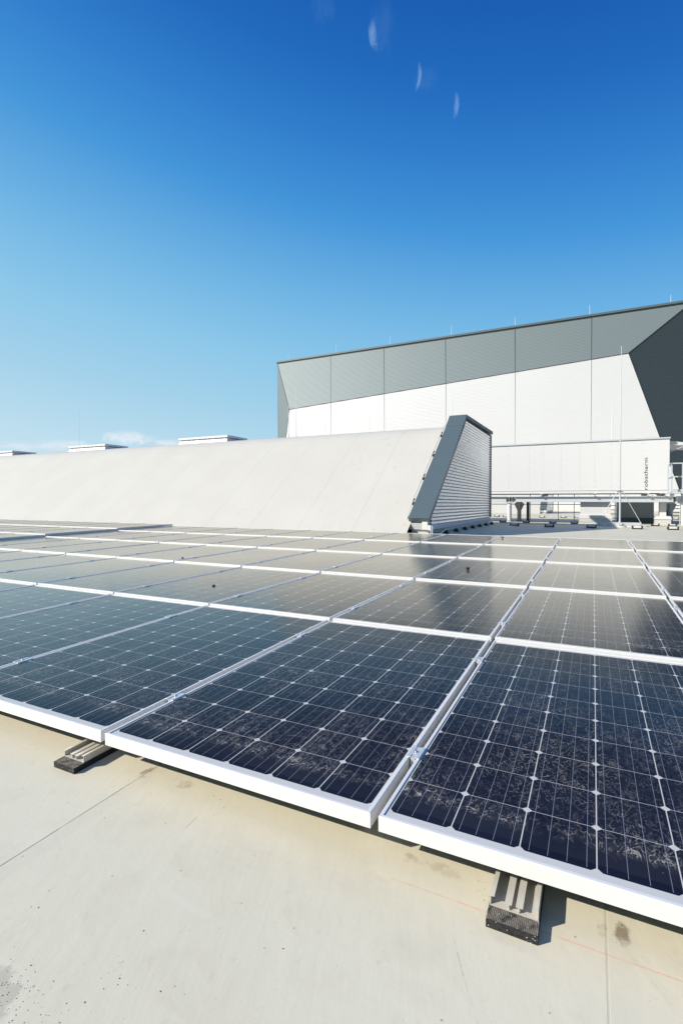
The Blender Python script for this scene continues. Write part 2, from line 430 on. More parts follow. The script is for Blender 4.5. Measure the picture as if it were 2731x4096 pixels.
# ------------------------------------------------------------------ solar panels
def make_panel():
    t = thing('solar_panel', 'x', 'solar panel', (0,0,0), 'solar panels laid in rows on the flat roof')
    fr = MB(); ht, hb, lip = .0035, -.0355, .0105
    def ring(x0, y0, x1, y1, z): return [(x0,y0,z),(x1,y0,z),(x1,y1,z),(x0,y1,z)]
    c = .0012
    rings = [ring(0,0,PW,PL,hb), ring(0,0,PW,PL,ht-c), ring(c,c,PW-c,PL-c,ht), ring(lip-c,lip-c,PW-lip+c,PL-lip+c,ht),
             ring(lip,lip,PW-lip,PL-lip,ht-c), ring(lip,lip,PW-lip,PL-lip,-.006), ring(.002,.002,PW-.002,PL-.002,-.006), ring(.002,.002,PW-.002,PL-.002,hb+.002),
             ring(.028,.028,PW-.028,PL-.028,hb+.002), ring(.028,.028,PW-.028,PL-.028,hb)]
    vs_ = [p for r in rings for p in r]; n = len(rings); fs = []
    for k in range(n):
        k2 = (k+1) % n
        for i in range(4): fs.append((k*4+i, k*4+(i+1) % 4, k2*4+(i+1) % 4, k2*4+i))
    fr.add(vs_, fs); fr.build('frame', M['alu'], t)
    gl = MB(); e = lip-.002
    gl.box((e,e,-.005), (PW-e,PL-e,.0002)); gl.build('glass_sheet', M['solar'], t)
    for yy in (.335, 1.30):
        k = MB(); L = .035
        # hat-shaped mid clamp over the gap left of the panel
        prof = [(-.030,.0037),(-.030,.0065),(-.0185,.0065),(-.0165,.0045),(-.0045,.0045),(-.0025,.0065),(.009,.0065),(.009,.0037),(-.0035,.0037),(-.0035,-.020),(-.0175,-.020),(-.0175,.0037)]
        k.prism(prof, 'y', yy-L, yy+L); kb = k.build('mid_clamp', M['alu_clamp'], t)
        bt = MB(); bt.lathe((-.0105,yy,.0045), [(.0001,.0052),(.0045,.0052),(.0058,.0042),(.0060,0)], 12); bt.build('bolt', M['steel'], kb)
    return t
def copy_tree(o, parent=None):
    c = o.copy(); C.objects.link(c)
    if parent: c.parent = parent
    for ch in list(o.children): copy_tree(ch, c)
    return c
proto = make_panel(); used = False
ROWS = ['nearest row', 'second row from the front', 'third row from the front', 'fourth row from the front', 'farthest row']
ORD = ['rightmost', 'second from the right', 'third from the right', 'fourth from the right', 'fifth from the right', 'sixth from the right', 'seventh from the right',
       'eighth from the right', 'ninth from the right', 'tenth from the right', 'eleventh from the right']
LROW = ['front row', 'second row', 'third row', 'fourth row', 'back row']
def look(r, c):
    if r == 0: return 'dark speckled' if c >= 0 else 'deep blue'
    if r == 1: return 'grey dusty' if c >= -1 else 'blue grey'
    return 'cream tinted' if c < 0 else 'silvery grey'
cam_p = Vector((1.46, -1.204))
FW = Vector((-.4463, .8948)); RT = Vector((.8948, .4464))
def visible(x0, y0):
    for px in (x0, x0+PW):
        for py in (y0, y0+PL, y0+PL/2):
            dd = Vector((px, py))-cam_p; f_ = dd.dot(FW); r_ = dd.dot(RT)
            if f_ > .1 and -.80 < r_/f_ < .70: return True
    return False
YS = [-.0350+1.664*r for r in range(5)]
panels = []
for r in range(5):
    vis = []
    for c in range(2, -18, -1):
        x0 = -.0140+.998*c; y0 = YS[r]
        left = c < -8
        if left: x0 += .0
        if not visible(x0, y0) and not (r == 0 and c == 2): continue
        vis.append((c, x0, y0, left))
    mains = [q for q in vis if not q[3]]; lefts = [q for q in vis if q[3]]
    for grp, isl in ((mains, False), (lefts, True)):
        for i, (c, x0, y0, left) in enumerate(grp):
            if r == 0 and not isl: i -= 1                 # the first of this row lies beyond the right picture edge
            o = proto if not used else copy_tree(proto); used = True
            dz = .040 if left else 0.0
            jx, jy = rnd.uniform(-.002,.002), rnd.uniform(-.003,.003)
            if r == 0 and c == -1: jx = -.006
            if left: jx = -.012
            yy = y0+jy
            lift = (0, .011, .006, .004, .004)[r]; drop = .010 if r else 0          # every later row sits a little proud at its front edge
            o.location = (x0+jx, yy, T*yy+.0005+dz+lift+rnd.uniform(-.001,.001)); o.rotation_euler = (math.atan(T)-(lift+drop)/PL+R(rnd.uniform(-.04,.04)), R(rnd.uniform(-.05,.05)), 0)
            if isl:
                lab = 'pale solar panel in the raised far left block, %s, %s' % (LROW[r], ORD[i])
            else:
                lab = '%s solar panel, %s, %s' % (look(r, c), ROWS[r], ORD[i]) if i >= 0 else 'front row solar panel right of the speckled rightmost one in view'
            o['label'] = lab; panels.append(o)

# rails on rubber mats
def make_rail(x0, ylen0=-.0825, y1=8.34, dz=0.0, label='', first=True):
    t = thing('mounting_rail', label, 'rail', (x0, 0, 0), 'aluminium rails under the solar panels')
    W, Hh = .0495, .0225
    prof = [(-W,0),(W,0),(W,Hh),(W-.0095,Hh),(W-.0095,Hh-.0018),(W-.0020,Hh-.0018),(W-.0020,.0022),
            (.0135,.0022),(.0105,.0050),(.0125,.0080),(.0110,.0140),(.0185,.0140),(.0185,.0160),(.0040,.0160),(.0040,.0140),(.0085,.0140),(.0100,.0080),(.0080,.0045),(.0070,.0022),
            (-.0070,.0022),(-.0080,.0045),(-.0100,.0080),(-.0085,.0140),(-.0040,.0140),(-.0040,.0160),(-.0185,.0160),(-.0185,.0140),(-.0110,.0140),(-.0125,.0080),(-.0105,.0050),(-.0135,.0022),
            (-W+.0020,.0022),(-W+.0020,Hh-.0018),(-W+.0095,Hh-.0018),(-W+.0095,Hh),(-W,Hh)]
    mb = MB(); mb.prism(prof, 'y', ylen0, y1); o = mb.build('rail_profile', M['alu_rail'], t)
    mb = MB(); n = 28
    mb.box((-.0515, ylen0-.037, 0), (.0515, y1+.03, .0195))
    p = mb.build('rubber_mat', M['rubber'], t)
    ang = math.atan(T)
    for q, zz in ((o, H0+.0200), (p, H0+.0004)):
        q.rotation_euler = (ang, 0, 0); q.location = (0, 0, zz)
    return t
make_rail(-.1120, label='aluminium rail end on black rubber mat below the two left front panels')
make_rail(1.3135, label='aluminium rail end on speckled rubber mat below the rightmost front panel')
HID = 'aluminium mounting rail running hidden beneath the solar panels'
for k in list(range(-9, 0)) + [2]:
    make_rail(-.1120+1.425*k, .3, label=HID)
# cross rails carrying the modules
def cross(x0, x1, y, dz, lab):
    mb = MB(); zc = T*y-.0362+dz; zb = H0+T*y+.0430
    mb.box((x0, y-.02, zb), (x1, y+.02, zc))
    tag(mb.build('cross_rail', M['alu_rail']), lab, 'rail', 'cross rails under the solar panels')
for r in range(5):
    for yy in (.335, 1.30):
        y = YS[r]+yy
        cross(-8.02, 2.96, y, 0, 'slim aluminium cross rail glimpsed in the gaps below the solar panels')
        if r > 1: cross(-17, -8.04, y, .04, 'slim aluminium cross rail below the raised block of panels at left')

# dry husks lying on the glass
def husk(x, y, s, lab, cat='husk'):
    mb = MB(); z0 = T*y+.001
    for k in range(7):
        a_ = k*.9+rnd.random(); rr = s*rnd.uniform(.55,.8)
        p0 = Vector((x+math.cos(a_)*s*.25, y+math.sin(a_)*s*.25, z0+s*.25)); p1 = p0+Vector((math.cos(a_)*rr, math.sin(a_)*rr, s*rnd.uniform(.1,.9)))
        mb.tube(p0, p1, s*.34, s*.12, 7)
    mb.lathe((x,y,z0), [(.001,s*1.1),(s*.4,s*.9),(s*.6,s*.5),(s*.45,.0)], 9)
    tag(mb.build('seed_husk', M['husk']), lab, cat, 'dry husks on the panels')
husk(.307, 4.03, .028, 'dry brown husk on the dark reflection in the third panel row')
husk(.087, 7.70, .026, 'dry brown husk on the farthest row near the metal end wall')
husk(-1.488, 2.22, .018, 'small dark husk on the second panel row, left of centre')
husk(-3.09, 3.51, .017, 'small dark husk at the front edge of the third panel row')

# grit on the roof
GR = [[.358,-.292],[.223,-.228],[.382,-.369],[.274,-.411],[.19,-.212],[.619,-.509],[.637,-.513],[.634,-.517],[.626,-.529],[.631,-.541],[.66,-.54],[.684,-.542],[.667,-.55],[.65,-.567],[.628,-.555],[.749,-.524],[.766,-.505],[.87,-.366],[.905,-.351],[.757,-.37],[.76,-.297],[.691,-.319],[.37,-.1],[.494,-.08],[.511,-.248],[.601,-.195],[.481,-.598],[.559,-.64],[.641,-.599],[.613,-.615],[.627,-.621],[.62,-.63],[.633,-.642],[.475,-.644],[.497,-.649],[.528,-.669],[.493,-.658],[.495,-.632],[.335,-.464],[.343,-.511],[.359,-.505],[.291,-.524],[.42,-.586],[.618,-.445],[.85,-.49]]
mb = MB()
def crumb_at(x, y, s):
    z0 = roof_z(y)
    vs_ = []; n = 6
    for k, (rr, zz) in enumerate(((.9,0),(1,.5),(.5,.95))):
        vs_ += [(x+s*rr*rnd.uniform(.7,1.2)*math.cos(6.283*i/n), y+s*rr*rnd.uniform(.7,1.2)*math.sin(6.283*i/n), z0+s*zz) for i in range(n)]
    fs = [(k*n+i, k*n+(i+1) % n, (k+1)*n+(i+1) % n, (k+1)*n+i) for k in range(2) for i in range(n)] + [tuple(range(2*n, 3*n))]
    mb.add(vs_, fs)
for x_, y_ in GR: crumb_at(x_, y_, rnd.choice([.0006,.0008,.0010,.0014]))
for _ in range(110):
    crumb_at(rnd.gauss(.50,.05), rnd.gauss(-.65,.035), rnd.uniform(.0004,.0010))
for _ in range(160):
    crumb_at(rnd.uniform(-.2,2.2), rnd.uniform(-.75,.02), rnd.uniform(.0003,.0006))
for cx_, cy_ in ((1.52,-.02),(.16,.0),(-.2,-.06),(1.24,-.03)):
    for _ in range(14): crumb_at(rnd.gauss(cx_,.012), rnd.gauss(cy_,.02), rnd.uniform(.0004,.0009))
tag(mb.build('grit', M['grit']), 'dark grit and crumbs scattered over the pale roof membrane', 'grit', kind='stuff')

# ------------------------------------------------------------------ roof monitor (long membrane covered skylight ridge)
SL = .777
def monitor(dy, xl, x_end, lab, detail=True):
    t = thing('roof_monitor', lab, 'roof ridge', (x_end, 12.5+dy, ZR), 'membrane covered roof ridges')
    ox, oy, oz = x_end, 12.5+dy, ZR
    def P(x, y, z): return (x+1.55, y-12.5, z-ZR)       # local coordinates
    # slope: profile in y,z
    prof = [(8.55,.06),(8.72,.20)]
    z0 = lambda y: .145+SL*(y-8.66)
    prof += [(y, z0(y)) for y in (9.2, 10.0, 10.8, 11.5, 11.85)]
    prof += [(12.1,2.775),(12.35,2.855),(12.6,2.905),(12.9,2.935),(13.3,2.945),(14.5,2.95),(15.9,2.95),(15.95,2.90),(15.95,.05)]
    mb = MB(); n = len(prof); xs = [-1.97, -3, -4.5, -7, -12, xl]
    vs_ = [P(x,y,z) for x in xs for y,z in prof]
    mb.add(vs_, [(k*n+i, k*n+i+1, (k+1)*n+i+1, (k+1)*n+i) for k in range(len(xs)-1) for i in range(n-1)], True)
    o = mb.build('membrane_cover', M['mono'], t)
    # core of the end parapet
    cap = [(8.86,.477),(11.85,2.800),(12.235,3.146),(16.15,3.19)]
    core = [(9.02,.12),(9.02,.40),(9.30,.70),(11.92,2.74),(12.27,3.04),(15.95,3.07),(15.95,.12)]
    mb = MB(); mb.prism([P(0,y,z)[1:] for y,z in core], 'x', -.42, -.055); mb.build('parapet_core', M['plinth'], t)
    # corrugated end sheet
    def yfront(z):
        if z < .52: return 9.12
        if z < 2.76: return 9.12 + (z-.52)*(11.93-9.12)/(2.76-.52)
        return 11.93 + (z-2.76)*(12.30-11.93)/(3.035-2.76)
    mb = MB(); per = .0772; ns = 8; vs_ = []; rows_ = int((3.03-.33)/per*ns)
    for k in range(rows_+1):
        z = .33 + k*per/ns; x = -1.580 + .0125*math.sin(2*math.pi*k/ns)
        vs_ += [P(x, yfront(z), z), P(x, 15.93, z)]
    mb.add(vs_, [(2*k, 2*k+1, 2*k+3, 2*k+2) for k in range(rows_)], True)
    mb.build('corrugated_sheet', M['corr'], t)
    mb = MB()
    for yc in (9.75, 11.0, 12.6, 14.2, 15.2):
        k = 0
        for z in [.40+.232*j for j in range(12)]:
            if yfront(z) < yc-.1: mb.tube(P(-1.568,yc,z), P(-1.560,yc,z), .007, .006, 6)
    if detail: mb.build('sheet_screws', M['dark'], t)
    # slate flashing: folded cap of three lengths
    th = .10
    def capseg(p, q, name, tp=0, extra=0.0):
        mb = MB(); (y0,z0_), (y1,z1_) = p, q
        dd = Vector((y1-y0, z1_-z0_)).normalized(); nn_ = Vector((dd.y, -dd.x))*th
        a0 = (y0,z0_); a1 = (y1,z1_); b1 = (y1+nn_.x, z1_+nn_.y); b0 = (y0+nn_.x, z0_+nn_.y)
        mb.prism([P(0,*v)[1:] for v in (a0,a1,b1,b0)], 'x', -.45-extra, extra)
        return mb.build(name, M['slate'], t)
    capseg(cap[0], cap[1], 'slope_flashing'); capseg((11.853,2.804), (12.235,3.146), 'knee_flashing', extra=.004); capseg((12.238,3.1465), (15.0,3.177), 'top_flashing', extra=.002)
    capseg((15.004,3.177), cap[3], 'top_flashing', extra=.005)
    mb = MB(); mb.box(P(-1.60,12.30,3.012), P(-1.560,15.95,3.040)); mb.build('shadow_gap_strip', M['dark'], t)
    mb = MB(); mb.box(P(-1.60,15.92,.33), P(-1.555,15.985,3.035)); mb.build('corner_trim', M['slate'], t)
    # plinth flashing
    mb = MB(); mb.prism([(-.05,P(0,0,.335)[2]),(.012,P(0,0,.322)[2]),(.012,P(0,0,.235)[2]),(.0,P(0,0,.222)[2]),(-.05,P(0,0,.235)[2])], 'y', 8.92-12.5, 15.72-12.5)
    mb.build('base_flashing', M['white_sheet'], t)
    mb = MB(); mb.box(P(-1.72,8.92,.235), P(-1.602,9.10,.40)); mb.build('front_bracket', M['white_sheet'], t)
    mb = MB(); mb.box(P(-1.96,8.98,.05), P(-1.60,15.43,.233)); mb.build('plinth', M['plinth'], t)
    mb = MB(); mb.box(P(-1.99,8.93,.236), P(-1.723,9.08,.37)); mb.build('front_box', M['galv_dark'], t)
    if detail:
        mb = MB()
        for yy in (8.78, 8.90):
            mb.tube(P(-1.49,yy,.02), P(-1.49,yy,.33), .010, n=8)
        mb.tube(P(-1.49,8.78,.33), P(-1.49,8.90,.33), .010, n=8); mb.build('pipe_loop', M['galv'], t)
    t.location = (ox, oy, oz if dy == 0 else ZF)
    return t
monitor(0, -60, -1.55, 'long white membrane ridge with slate flashed corrugated end wall behind the panels')
monitor(29.3, -60, -1.55, 'distant white membrane ridge seen beneath the white air unit', False)

# smoke vents on the ridge
def vent(x0, lab):
    t = thing('roof_vent', lab, 'roof vent', (x0, 13.0, 2.93), 'roof vents on the white ridge')
    W, Dp = 2.30, 1.10
    mb = MB()
    mb.add([(-.0,-.02,0),(W,-.02,0),(W,Dp,0),(0,Dp,0),(.03,.05,.165),(W-.03,.05,.165),(W-.03,Dp-.06,.165),(.03,Dp-.06,.165)],
           [(0,1,5,4),(1,2,6,5),(2,3,7,6),(3,0,4,7),(4,5,6,7)])
    mb.build('curb', M['white_sheet'], t)
    mb = MB(); mb.bbox((-.02,-.01,.180), (W+.03,Dp+.05,.262), .012); mb.build('lid', M['ahu'], t)
    mb = MB()
    for k in range(9): mb.box((.12+k*.255,.01,.163), (.17+k*.255,.06,.182))
    for k in range(4): mb.box((W-.06,.15+k*.24,.163), (W-.005,.20+k*.24,.182))
    mb.build('hinge', M['galv_dark'], t)
vent(-12.47, 'low white roof vent on the ridge, nearest of the three')
vent(-18.80, 'low white roof vent on the ridge, middle of the three')
vent(-25.13, 'low white roof vent on the ridge, cut by the left picture edge')

# ------------------------------------------------------------------ large building
t = thing('hall_building', 'tall windowless hall with folded silver and grey metal facade', 'building', (-12, 60, -12))
bx, by, bz = -12, 60, -12
def L_(p): return (p[0]-bx, p[1]-by, p[2]-bz)
TL, TR = (-36.83,56,19.70), (9.6,55.575,19.62)
ML, MR = (-34.28,55,13.05), (4.48,55,15.40)
BL0 = (-36.83,56.5,.5); BL = (-36.83,56.7,-12); BR = (13.4,56.7,-12)
mb = MB(); mb.quad(*[L_(p) for p in (ML, MR, TR)]); mb.quad(*[L_(p) for p in (ML, TR, TL)]); mb.build('upper_facade', M['fac_grey'], t)
mb = MB(); mb.quad(*[L_(p) for p in (ML, BR, MR)]); mb.quad(*[L_(p) for p in (ML, BL, BR)]); mb.quad(*[L_(p) for p in (ML, BL0, BL)]); mb.build('lower_facade', M['fac_light'], t)
mb = MB(); mb.quad(*[L_(p) for p in (TL, BL0, ML)])
mb.quad(*[L_(p) for p in (TL, (-37.4,90,19.7), (-37.4,90,-12), BL)]); mb.quad(*[L_(p) for p in (TL, BL, BL0)]); mb.build('side_facet', M['fac_grey'], t)
RT2, RB2 = (34,58.72,19.62), (36,59.61,-12)
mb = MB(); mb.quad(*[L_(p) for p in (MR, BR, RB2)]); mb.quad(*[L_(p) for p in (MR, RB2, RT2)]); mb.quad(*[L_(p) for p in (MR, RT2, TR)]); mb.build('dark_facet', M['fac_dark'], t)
mb = MB(); mb.quad(*[L_(p) for p in (TL, TR, RT2, (34,95,19.62), (-37.4,90,19.7))]); mb.build('flat_roof', M['plinth'], t)
mb = MB(); mb.quad(*[L_(p) for p in (RT2, RB2, (36,95,-12), (34,95,19.62))]); mb.quad(*[L_(p) for p in ((-37.4,90,19.7), (34,95,19.62), (36,95,-12), (-37.4,90,-12))]); mb.build('rear_wall', M['fac_dark'], t)
def yt(x): return 56-.425*(x+36.83)/46.43                 # front line of the facade top
def skewbox(x0, x1, o0, o1, z0, z1):
    v_ = [(x, yt(x)+o, z) for z in (z0, z1) for x, o in ((x0,o0),(x1,o0),(x1,o1),(x0,o1))]
    return MB().add([L_(p) for p in v_], [(3,2,1,0),(4,5,6,7),(0,1,5,4),(1,2,6,5),(2,3,7,6),(3,0,4,7)])
skewbox(-36.92, 9.75, -.14, .35, 19.705, 19.91).build('parapet_cap', M['slate'], t)
skewbox(-36.88, 9.62, -.07, .2, 19.60, 19.702).build('parapet_shadow_joint', M['dark'], t)
def lerp(a, b, f): return tuple(a[i]+(b[i]-a[i])*f for i in range(3))
def ribbon(p, q, wd, name, m_='dark'):
    mb = MB(); p = Vector(p); q = Vector(q); dd = (q-p).normalized(); s_ = dd.cross(Vector((0,-1,0))).normalized()*wd/2; f_ = Vector((0,-.035,0))
    vs_ = [p-s_+f_, p+s_+f_, q+s_+f_, q-s_+f_, p-s_-f_, p+s_-f_, q+s_-f_, q-s_-f_]
    mb.add([L_(v) for v in vs_], [(0,1,2,3),(7,6,5,4),(0,4,5,1),(1,5,6,2),(2,6,7,3),(3,7,4,0)])
    return mb.build(name, M[m_], t)
for jx in (-28.68, -21.33, -13.75, -6.157, 1.23):
    xm = 1.46+(jx-1.46)*.9825; f = (xm-ML[0])/(MR[0]-ML[0]); mid = lerp(ML, MR, f)
    ribbon((jx,yt(jx)-.02,19.6), mid, .036, 'facade_joint', 'slate')
    ribbon(mid, (jx,56.69,-11.9), .034, 'facade_joint', 'galv_dark')
for a_, b_ in ((ML,MR),(TL,ML),(ML,BL0)): ribbon(a_, b_, .045, 'edge_trim')
ribbon(MR, TR, .09, 'edge_trim'); ribbon(MR, BR, .05, 'edge_trim')
t.location = (bx, by, bz)

# lightning rods on the hall parapet
for i, (x_, top, lab) in enumerate(((-35.04,20.83,'leftmost rod'),(-27.87,21.02,'second rod from the left'),(-20.6,20.99,'third rod from the left'),(-13.11,21.10,'fourth rod from the left'),
                              (-6.17,20.92,'third rod from the right'),(1.08,20.97,'second rod from the right'),(8.03,20.76,'rightmost rod'))):
    t = thing('lightning_rod', 'short thin lightning rod on the hall parapet, ' + lab, 'lightning rod', (x_,56.0,19.88), 'lightning rods along the hall parapet')
    mb = MB(); mb.tube((0,0,.1), (0,0,top-19.95+.1), .024, .016, 6); mb.build('rod', M['galv'], t)
    mb = MB(); mb.tube((0,0,0), (0,0,.12), .05, .04, 8); mb.build('base', M['galv_dark'], t)

# thin air terminals that rise behind the ridge
for (x_, y_, zb, zt, r_, lab) in ((-23.04,16.6,ZR,5.75,.008,'tallest thin rod in the sky above the left roof vents'), (-24.3,17.5,ZR,3.75,.010,'short faint rod between the two left roof vents'),
        (-15.96,16.6,ZR,4.22,.010,'thin rod before the low clouds, left of the nearest roof vent'), (-18.25,16.6,ZR,3.88,.010,'thin rod beside the low cloud behind the middle roof vent'),
        (-13.34,22.0,ZR,7.18,.020,'tall rod at the left corner of the hall facade'), (-13.10,22.4,ZR,7.14,.020,'tall braced rod just right of the hall corner'),
        (-9.46,19.,ZR,4.36,.011,'thin dark rod left of the first facade joint'), (-7.25,19.,ZR,4.60,.009,'faint thin rod between the first and second facade joints'),
        (-3.61,19.,ZR,4.96,.012,'thin rod rising behind the slate flashed ridge end'), (-2.72,19.,ZR,4.36,.010,'short faint rod just right of the ridge end peak'),
        (2.03,18.,2.77,4.42,.014,'thin rod on the air unit roof, left of the big mast')):
    t = thing('air_terminal', lab, 'lightning rod', (x_, y_, zb), 'thin air terminal rods behind the ridge')
    mb = MB(); h = zt-zb; mb.tube((0,0,0), (0,0,h*.62), r_*1.25, r_*1.25, 6); mb.tube((0,0,h*.62), (0,0,h), r_*.75, r_*.5, 6); mb.build('rod', M['alu'], t)
    mb = MB(); mb.lathe((0,0,0), [(.001,.08),(.12,.07),(.16,.02),(.16,0)], 12); mb.build('base', M['concrete'], t)
    if zb > 1: settle(t)

# ------------------------------------------------------------------ air handling unit on a steel platform
t = thing('air_handling_unit', 'long white air unit with vertical black lettering on steel legs', 'air unit', (0,16.6,1.10))
def Q(x, y, z): return (x, y-16.6, z-1.10)
XL, XR, YF, YB = -6.0, 3.50, 16.60, 18.7
edges = [XL,-4.2,-3.2,-2.1,-1.102,-.446,-.013,.528,1.073,1.509,1.963,2.170,2.814,XR]
mb = MB()
for a_, b_ in zip(edges[:-1], edges[1:]):
    mb.bbox(Q(a_+.0003,YF,1.205), Q(b_-.0003,YB,2.735), .0007)
mb.build('casing', M['ahu'], t)
mb = MB()
for e in edges[1:-1]:
    for k in range(7):
        z = 1.30+k*.222
        mb.box(Q(e-.022,YF-.006,z-.006), Q(e-.008,YF,z+.006)); mb.box(Q(e+.008,YF-.006,z-.006), Q(e+.022,YF,z+.006))
mb.build('panel_latches', M['galv'], t)
mb = MB(); mb.box(Q(XL,YF-.035,2.738), Q(XR+.02,YB+.03,2.782)); mb.build('roof_edge', M['galv'], t)
mb = MB(); mb.box(Q(XL,YF+.01,1.180), Q(XR-.02,YB,1.204)); mb.build('base_gasket', M['galv_dark'], t)
mb = MB(); mb.box(Q(XL,YF-.03,1.112), Q(XR-.03,YF+.06,1.179)); mb.box(Q(XL,YB-.06,1.112), Q(XR-.03,YB+.03,1.179)); mb.build('base_frame', M['ahu'], t)
# lettering, read upwards
cu = bpy.data.curves.new('lettering', 'FONT'); cu.body = 'robatherm'; cu.size = 1; cu.extrude = .0; cu.offset = .006; cu.space_character = 1.06
tmp = bpy.data.objects.new('lettering', cu); C.objects.link(tmp)
bpy.context.view_layer.update()
me = bpy.data.meshes.new_from_object(tmp.evaluated_get(bpy.context.evaluated_depsgraph_get()))
bpy.data.objects.remove(tmp)
xs_ = [v.co.x for v in me.vertices]; ys_ = [v.co.y for v in me.vertices]
sx = (2.186-1.214)/(max(xs_)-min(xs_)); sy = (2.943-2.846)/(max(ys_)-min(ys_)); xm0 = min(xs_); ym0 = min(ys_)
for v in me.vertices:
    a_, b_ = (v.co.x-xm0)*sx, (v.co.y-ym0)*sy
    v.co = Q(2.943-b_, YF-.003, 1.214+a_)
me.materials.clear(); me.materials.append(M['ink'])
lo = bpy.data.objects.new('lettering', me); C.objects.link(lo); lo.parent = t
# rain hood at the right end
mb = MB(); mb.add([Q(3.50,16.75,2.68),Q(3.50,18.3,2.68),Q(4.3,18.3,2.56),Q(4.3,16.75,2.56),Q(3.50,16.75,2.56),Q(3.50,18.3,2.56),Q(4.3,18.3,2.51),Q(4.3,16.75,2.51)],
    [(0,1,2,3),(7,6,5,4),(0,3,7,4),(1,5,6,2),(2,6,7,3),(0,4,5,1)]); mb.build('rain_hood', M['white_sheet'], t)
mb = MB(); mb.tube(Q(3.52,16.8,2.36), Q(3.95,16.8,2.53), .014, n=6); mb.build('hood_stay', M['galv'], t)
t.location = (0, 16.6, 1.10); settle(t)

t = thing('steel_platform', 'galvanised steel beam platform on round legs under the white air unit', 'platform', (0,16.6,ZR))
def Q(x, y, z): return (x, y-16.6, z-ZR)
def ibeam_x(mb, x0, x1, y, z0, z1, wf, tf=.014, tw=.012):
    mb.box(Q(x0,y-wf,z1-tf), Q(x1,y+wf,z1)); mb.box(Q(x0,y-wf,z0), Q(x1,y+wf,z0+tf)); mb.box(Q(x0,y-tw/2,z0+tf), Q(x1,y+tw/2,z1-tf))
def ibeam_y(mb, x, y0, y1, z0, z1, wf, tf=.014, tw=.012):
    mb.box(Q(x-wf,y0,z1-tf), Q(x+wf,y1,z1)); mb.box(Q(x-wf,y0,z0), Q(x+wf,y1,z0+tf)); mb.box(Q(x-tw/2,y0,z0+tf), Q(x+tw/2,y1,z1-tf))
for y in (16.60, 18.1):
    for (a_, b_) in ((-6,-1.17), (-.90,3.60), (3.66,6.5)):
        mb = MB(); ibeam_x(mb, a_, b_, y, .842, 1.018, .080); mb.build('main_beam', M['galv'], t)
for x_ in (-1.06, -.98, 3.82):
    mb = MB(); ibeam_y(mb, x_, 16.5, 19.0, .846, 1.014, .045); mb.build('tie_beam', M['galv'], t)
for x_ in (-2.6, -.05, 1.52, 2.95, 3.4):
    mb = MB(); ibeam_y(mb, x_, 16.46, 18.9, 1.021, 1.108, .035); mb.build('cross_beam', M['galv'], t)
for x_ in (.0, 1.0, 2.0, 3.0):
    mb = MB()
    for dx in (-.06, .06):
        mb.tube(Q(x_+dx,16.56,1.018), Q(x_+dx,16.56,1.045), .012, n=6)
    mb.build('bolt_pair', M['steel'], t)
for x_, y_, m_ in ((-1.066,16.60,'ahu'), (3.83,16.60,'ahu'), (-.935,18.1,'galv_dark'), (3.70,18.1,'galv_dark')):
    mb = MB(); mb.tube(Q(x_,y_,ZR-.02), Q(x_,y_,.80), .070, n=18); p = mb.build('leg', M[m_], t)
    mb = MB(); mb.box(Q(x_-.11,y_-.09,.80), Q(x_+.11,y_+.09,.8405)); mb.build('head_plate', M['galv'], p)
    if m_ == 'galv_dark':
        mb = MB(); mb.prism([(x_-.165, .80-ZR),(x_+.165,.80-ZR),(x_+.165,.74-ZR),(x_+.075,.55-ZR),(x_-.075,.55-ZR),(x_-.165,.74-ZR)], 'y', y_-.008-16.6, y_+.008-16.6); mb.build('gusset', M['galv_dark'], p)
    mb = MB(); mb.lathe(Q(x_,y_,ZR), [(.070,.11),(.085,.04),(.13,.012),(.16,0)], 16); mb.build('sealing_collar', M['plinth'], p)
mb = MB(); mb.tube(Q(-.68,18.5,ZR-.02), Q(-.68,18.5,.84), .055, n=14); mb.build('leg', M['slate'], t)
t.location = (0, 16.6, ZR); settle(t)

# ducts below the platform
def duct(x0, x1, y0, y1, zb, m_, lab, fl=.09, split=.42, top=.838):
    t = thing('roof_duct', lab, 'duct', ((x0+x1)/2, (y0+y1)/2, zb))
    cx, cy = (x0+x1)/2, (y0+y1)/2
    mb = MB(); mb.box((x0-cx,y0-cy,split-zb), (x1-cx,y1-cy,top-zb)); mb.build('riser', M[m_], t)
    mb = MB(); a_, b_ = x0-cx, x1-cx; c_, d_ = y0-cy, y1-cy; z1, z2 = .32-zb, split-zb
    mb.add([(a_-fl,c_-fl,z1),(b_+fl,c_-fl,z1),(b_+fl,d_+fl,z1),(a_-fl,d_+fl,z1),(a_-fl*.8,c_-fl*.8,z2-.01),(b_+fl*.8,c_-fl*.8,z2-.01),(b_+fl*.8,d_+fl*.8,z2-.01),(a_-fl*.8,d_+fl*.8,z2-.01),
            (a_-.002,c_-.002,z2),(b_+.002,c_-.002,z2),(b_+.002,d_+.002,z2),(a_-.002,d_+.002,z2)],
           [(0,1,5,4),(1,2,6,5),(2,3,7,6),(3,0,4,7),(4,5,9,8),(5,6,10,9),(6,7,11,10),(7,4,8,11),(3,2,1,0)]); mb.build('flared_skirt', M[m_], t)
    mb = MB(); mb.box((a_-fl*.85,c_-fl*.85,0), (b_+fl*.85,d_+fl*.85,z1-.004)); mb.build('curb', M['plinth'] if m_ != 'grey_sheet' else M['slate'], t); settle(t)
duct(1.10, 1.96, 16.70, 17.6, ZR, 'white_sheet', 'broad white duct box under the air unit, left of the mast', .045, .44)
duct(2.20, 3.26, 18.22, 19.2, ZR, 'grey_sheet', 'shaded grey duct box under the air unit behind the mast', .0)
duct(3.28, 3.455, 16.86, 17.1, ZR, 'white_sheet', 'slim white duct with flared foot near the right edge', .13)

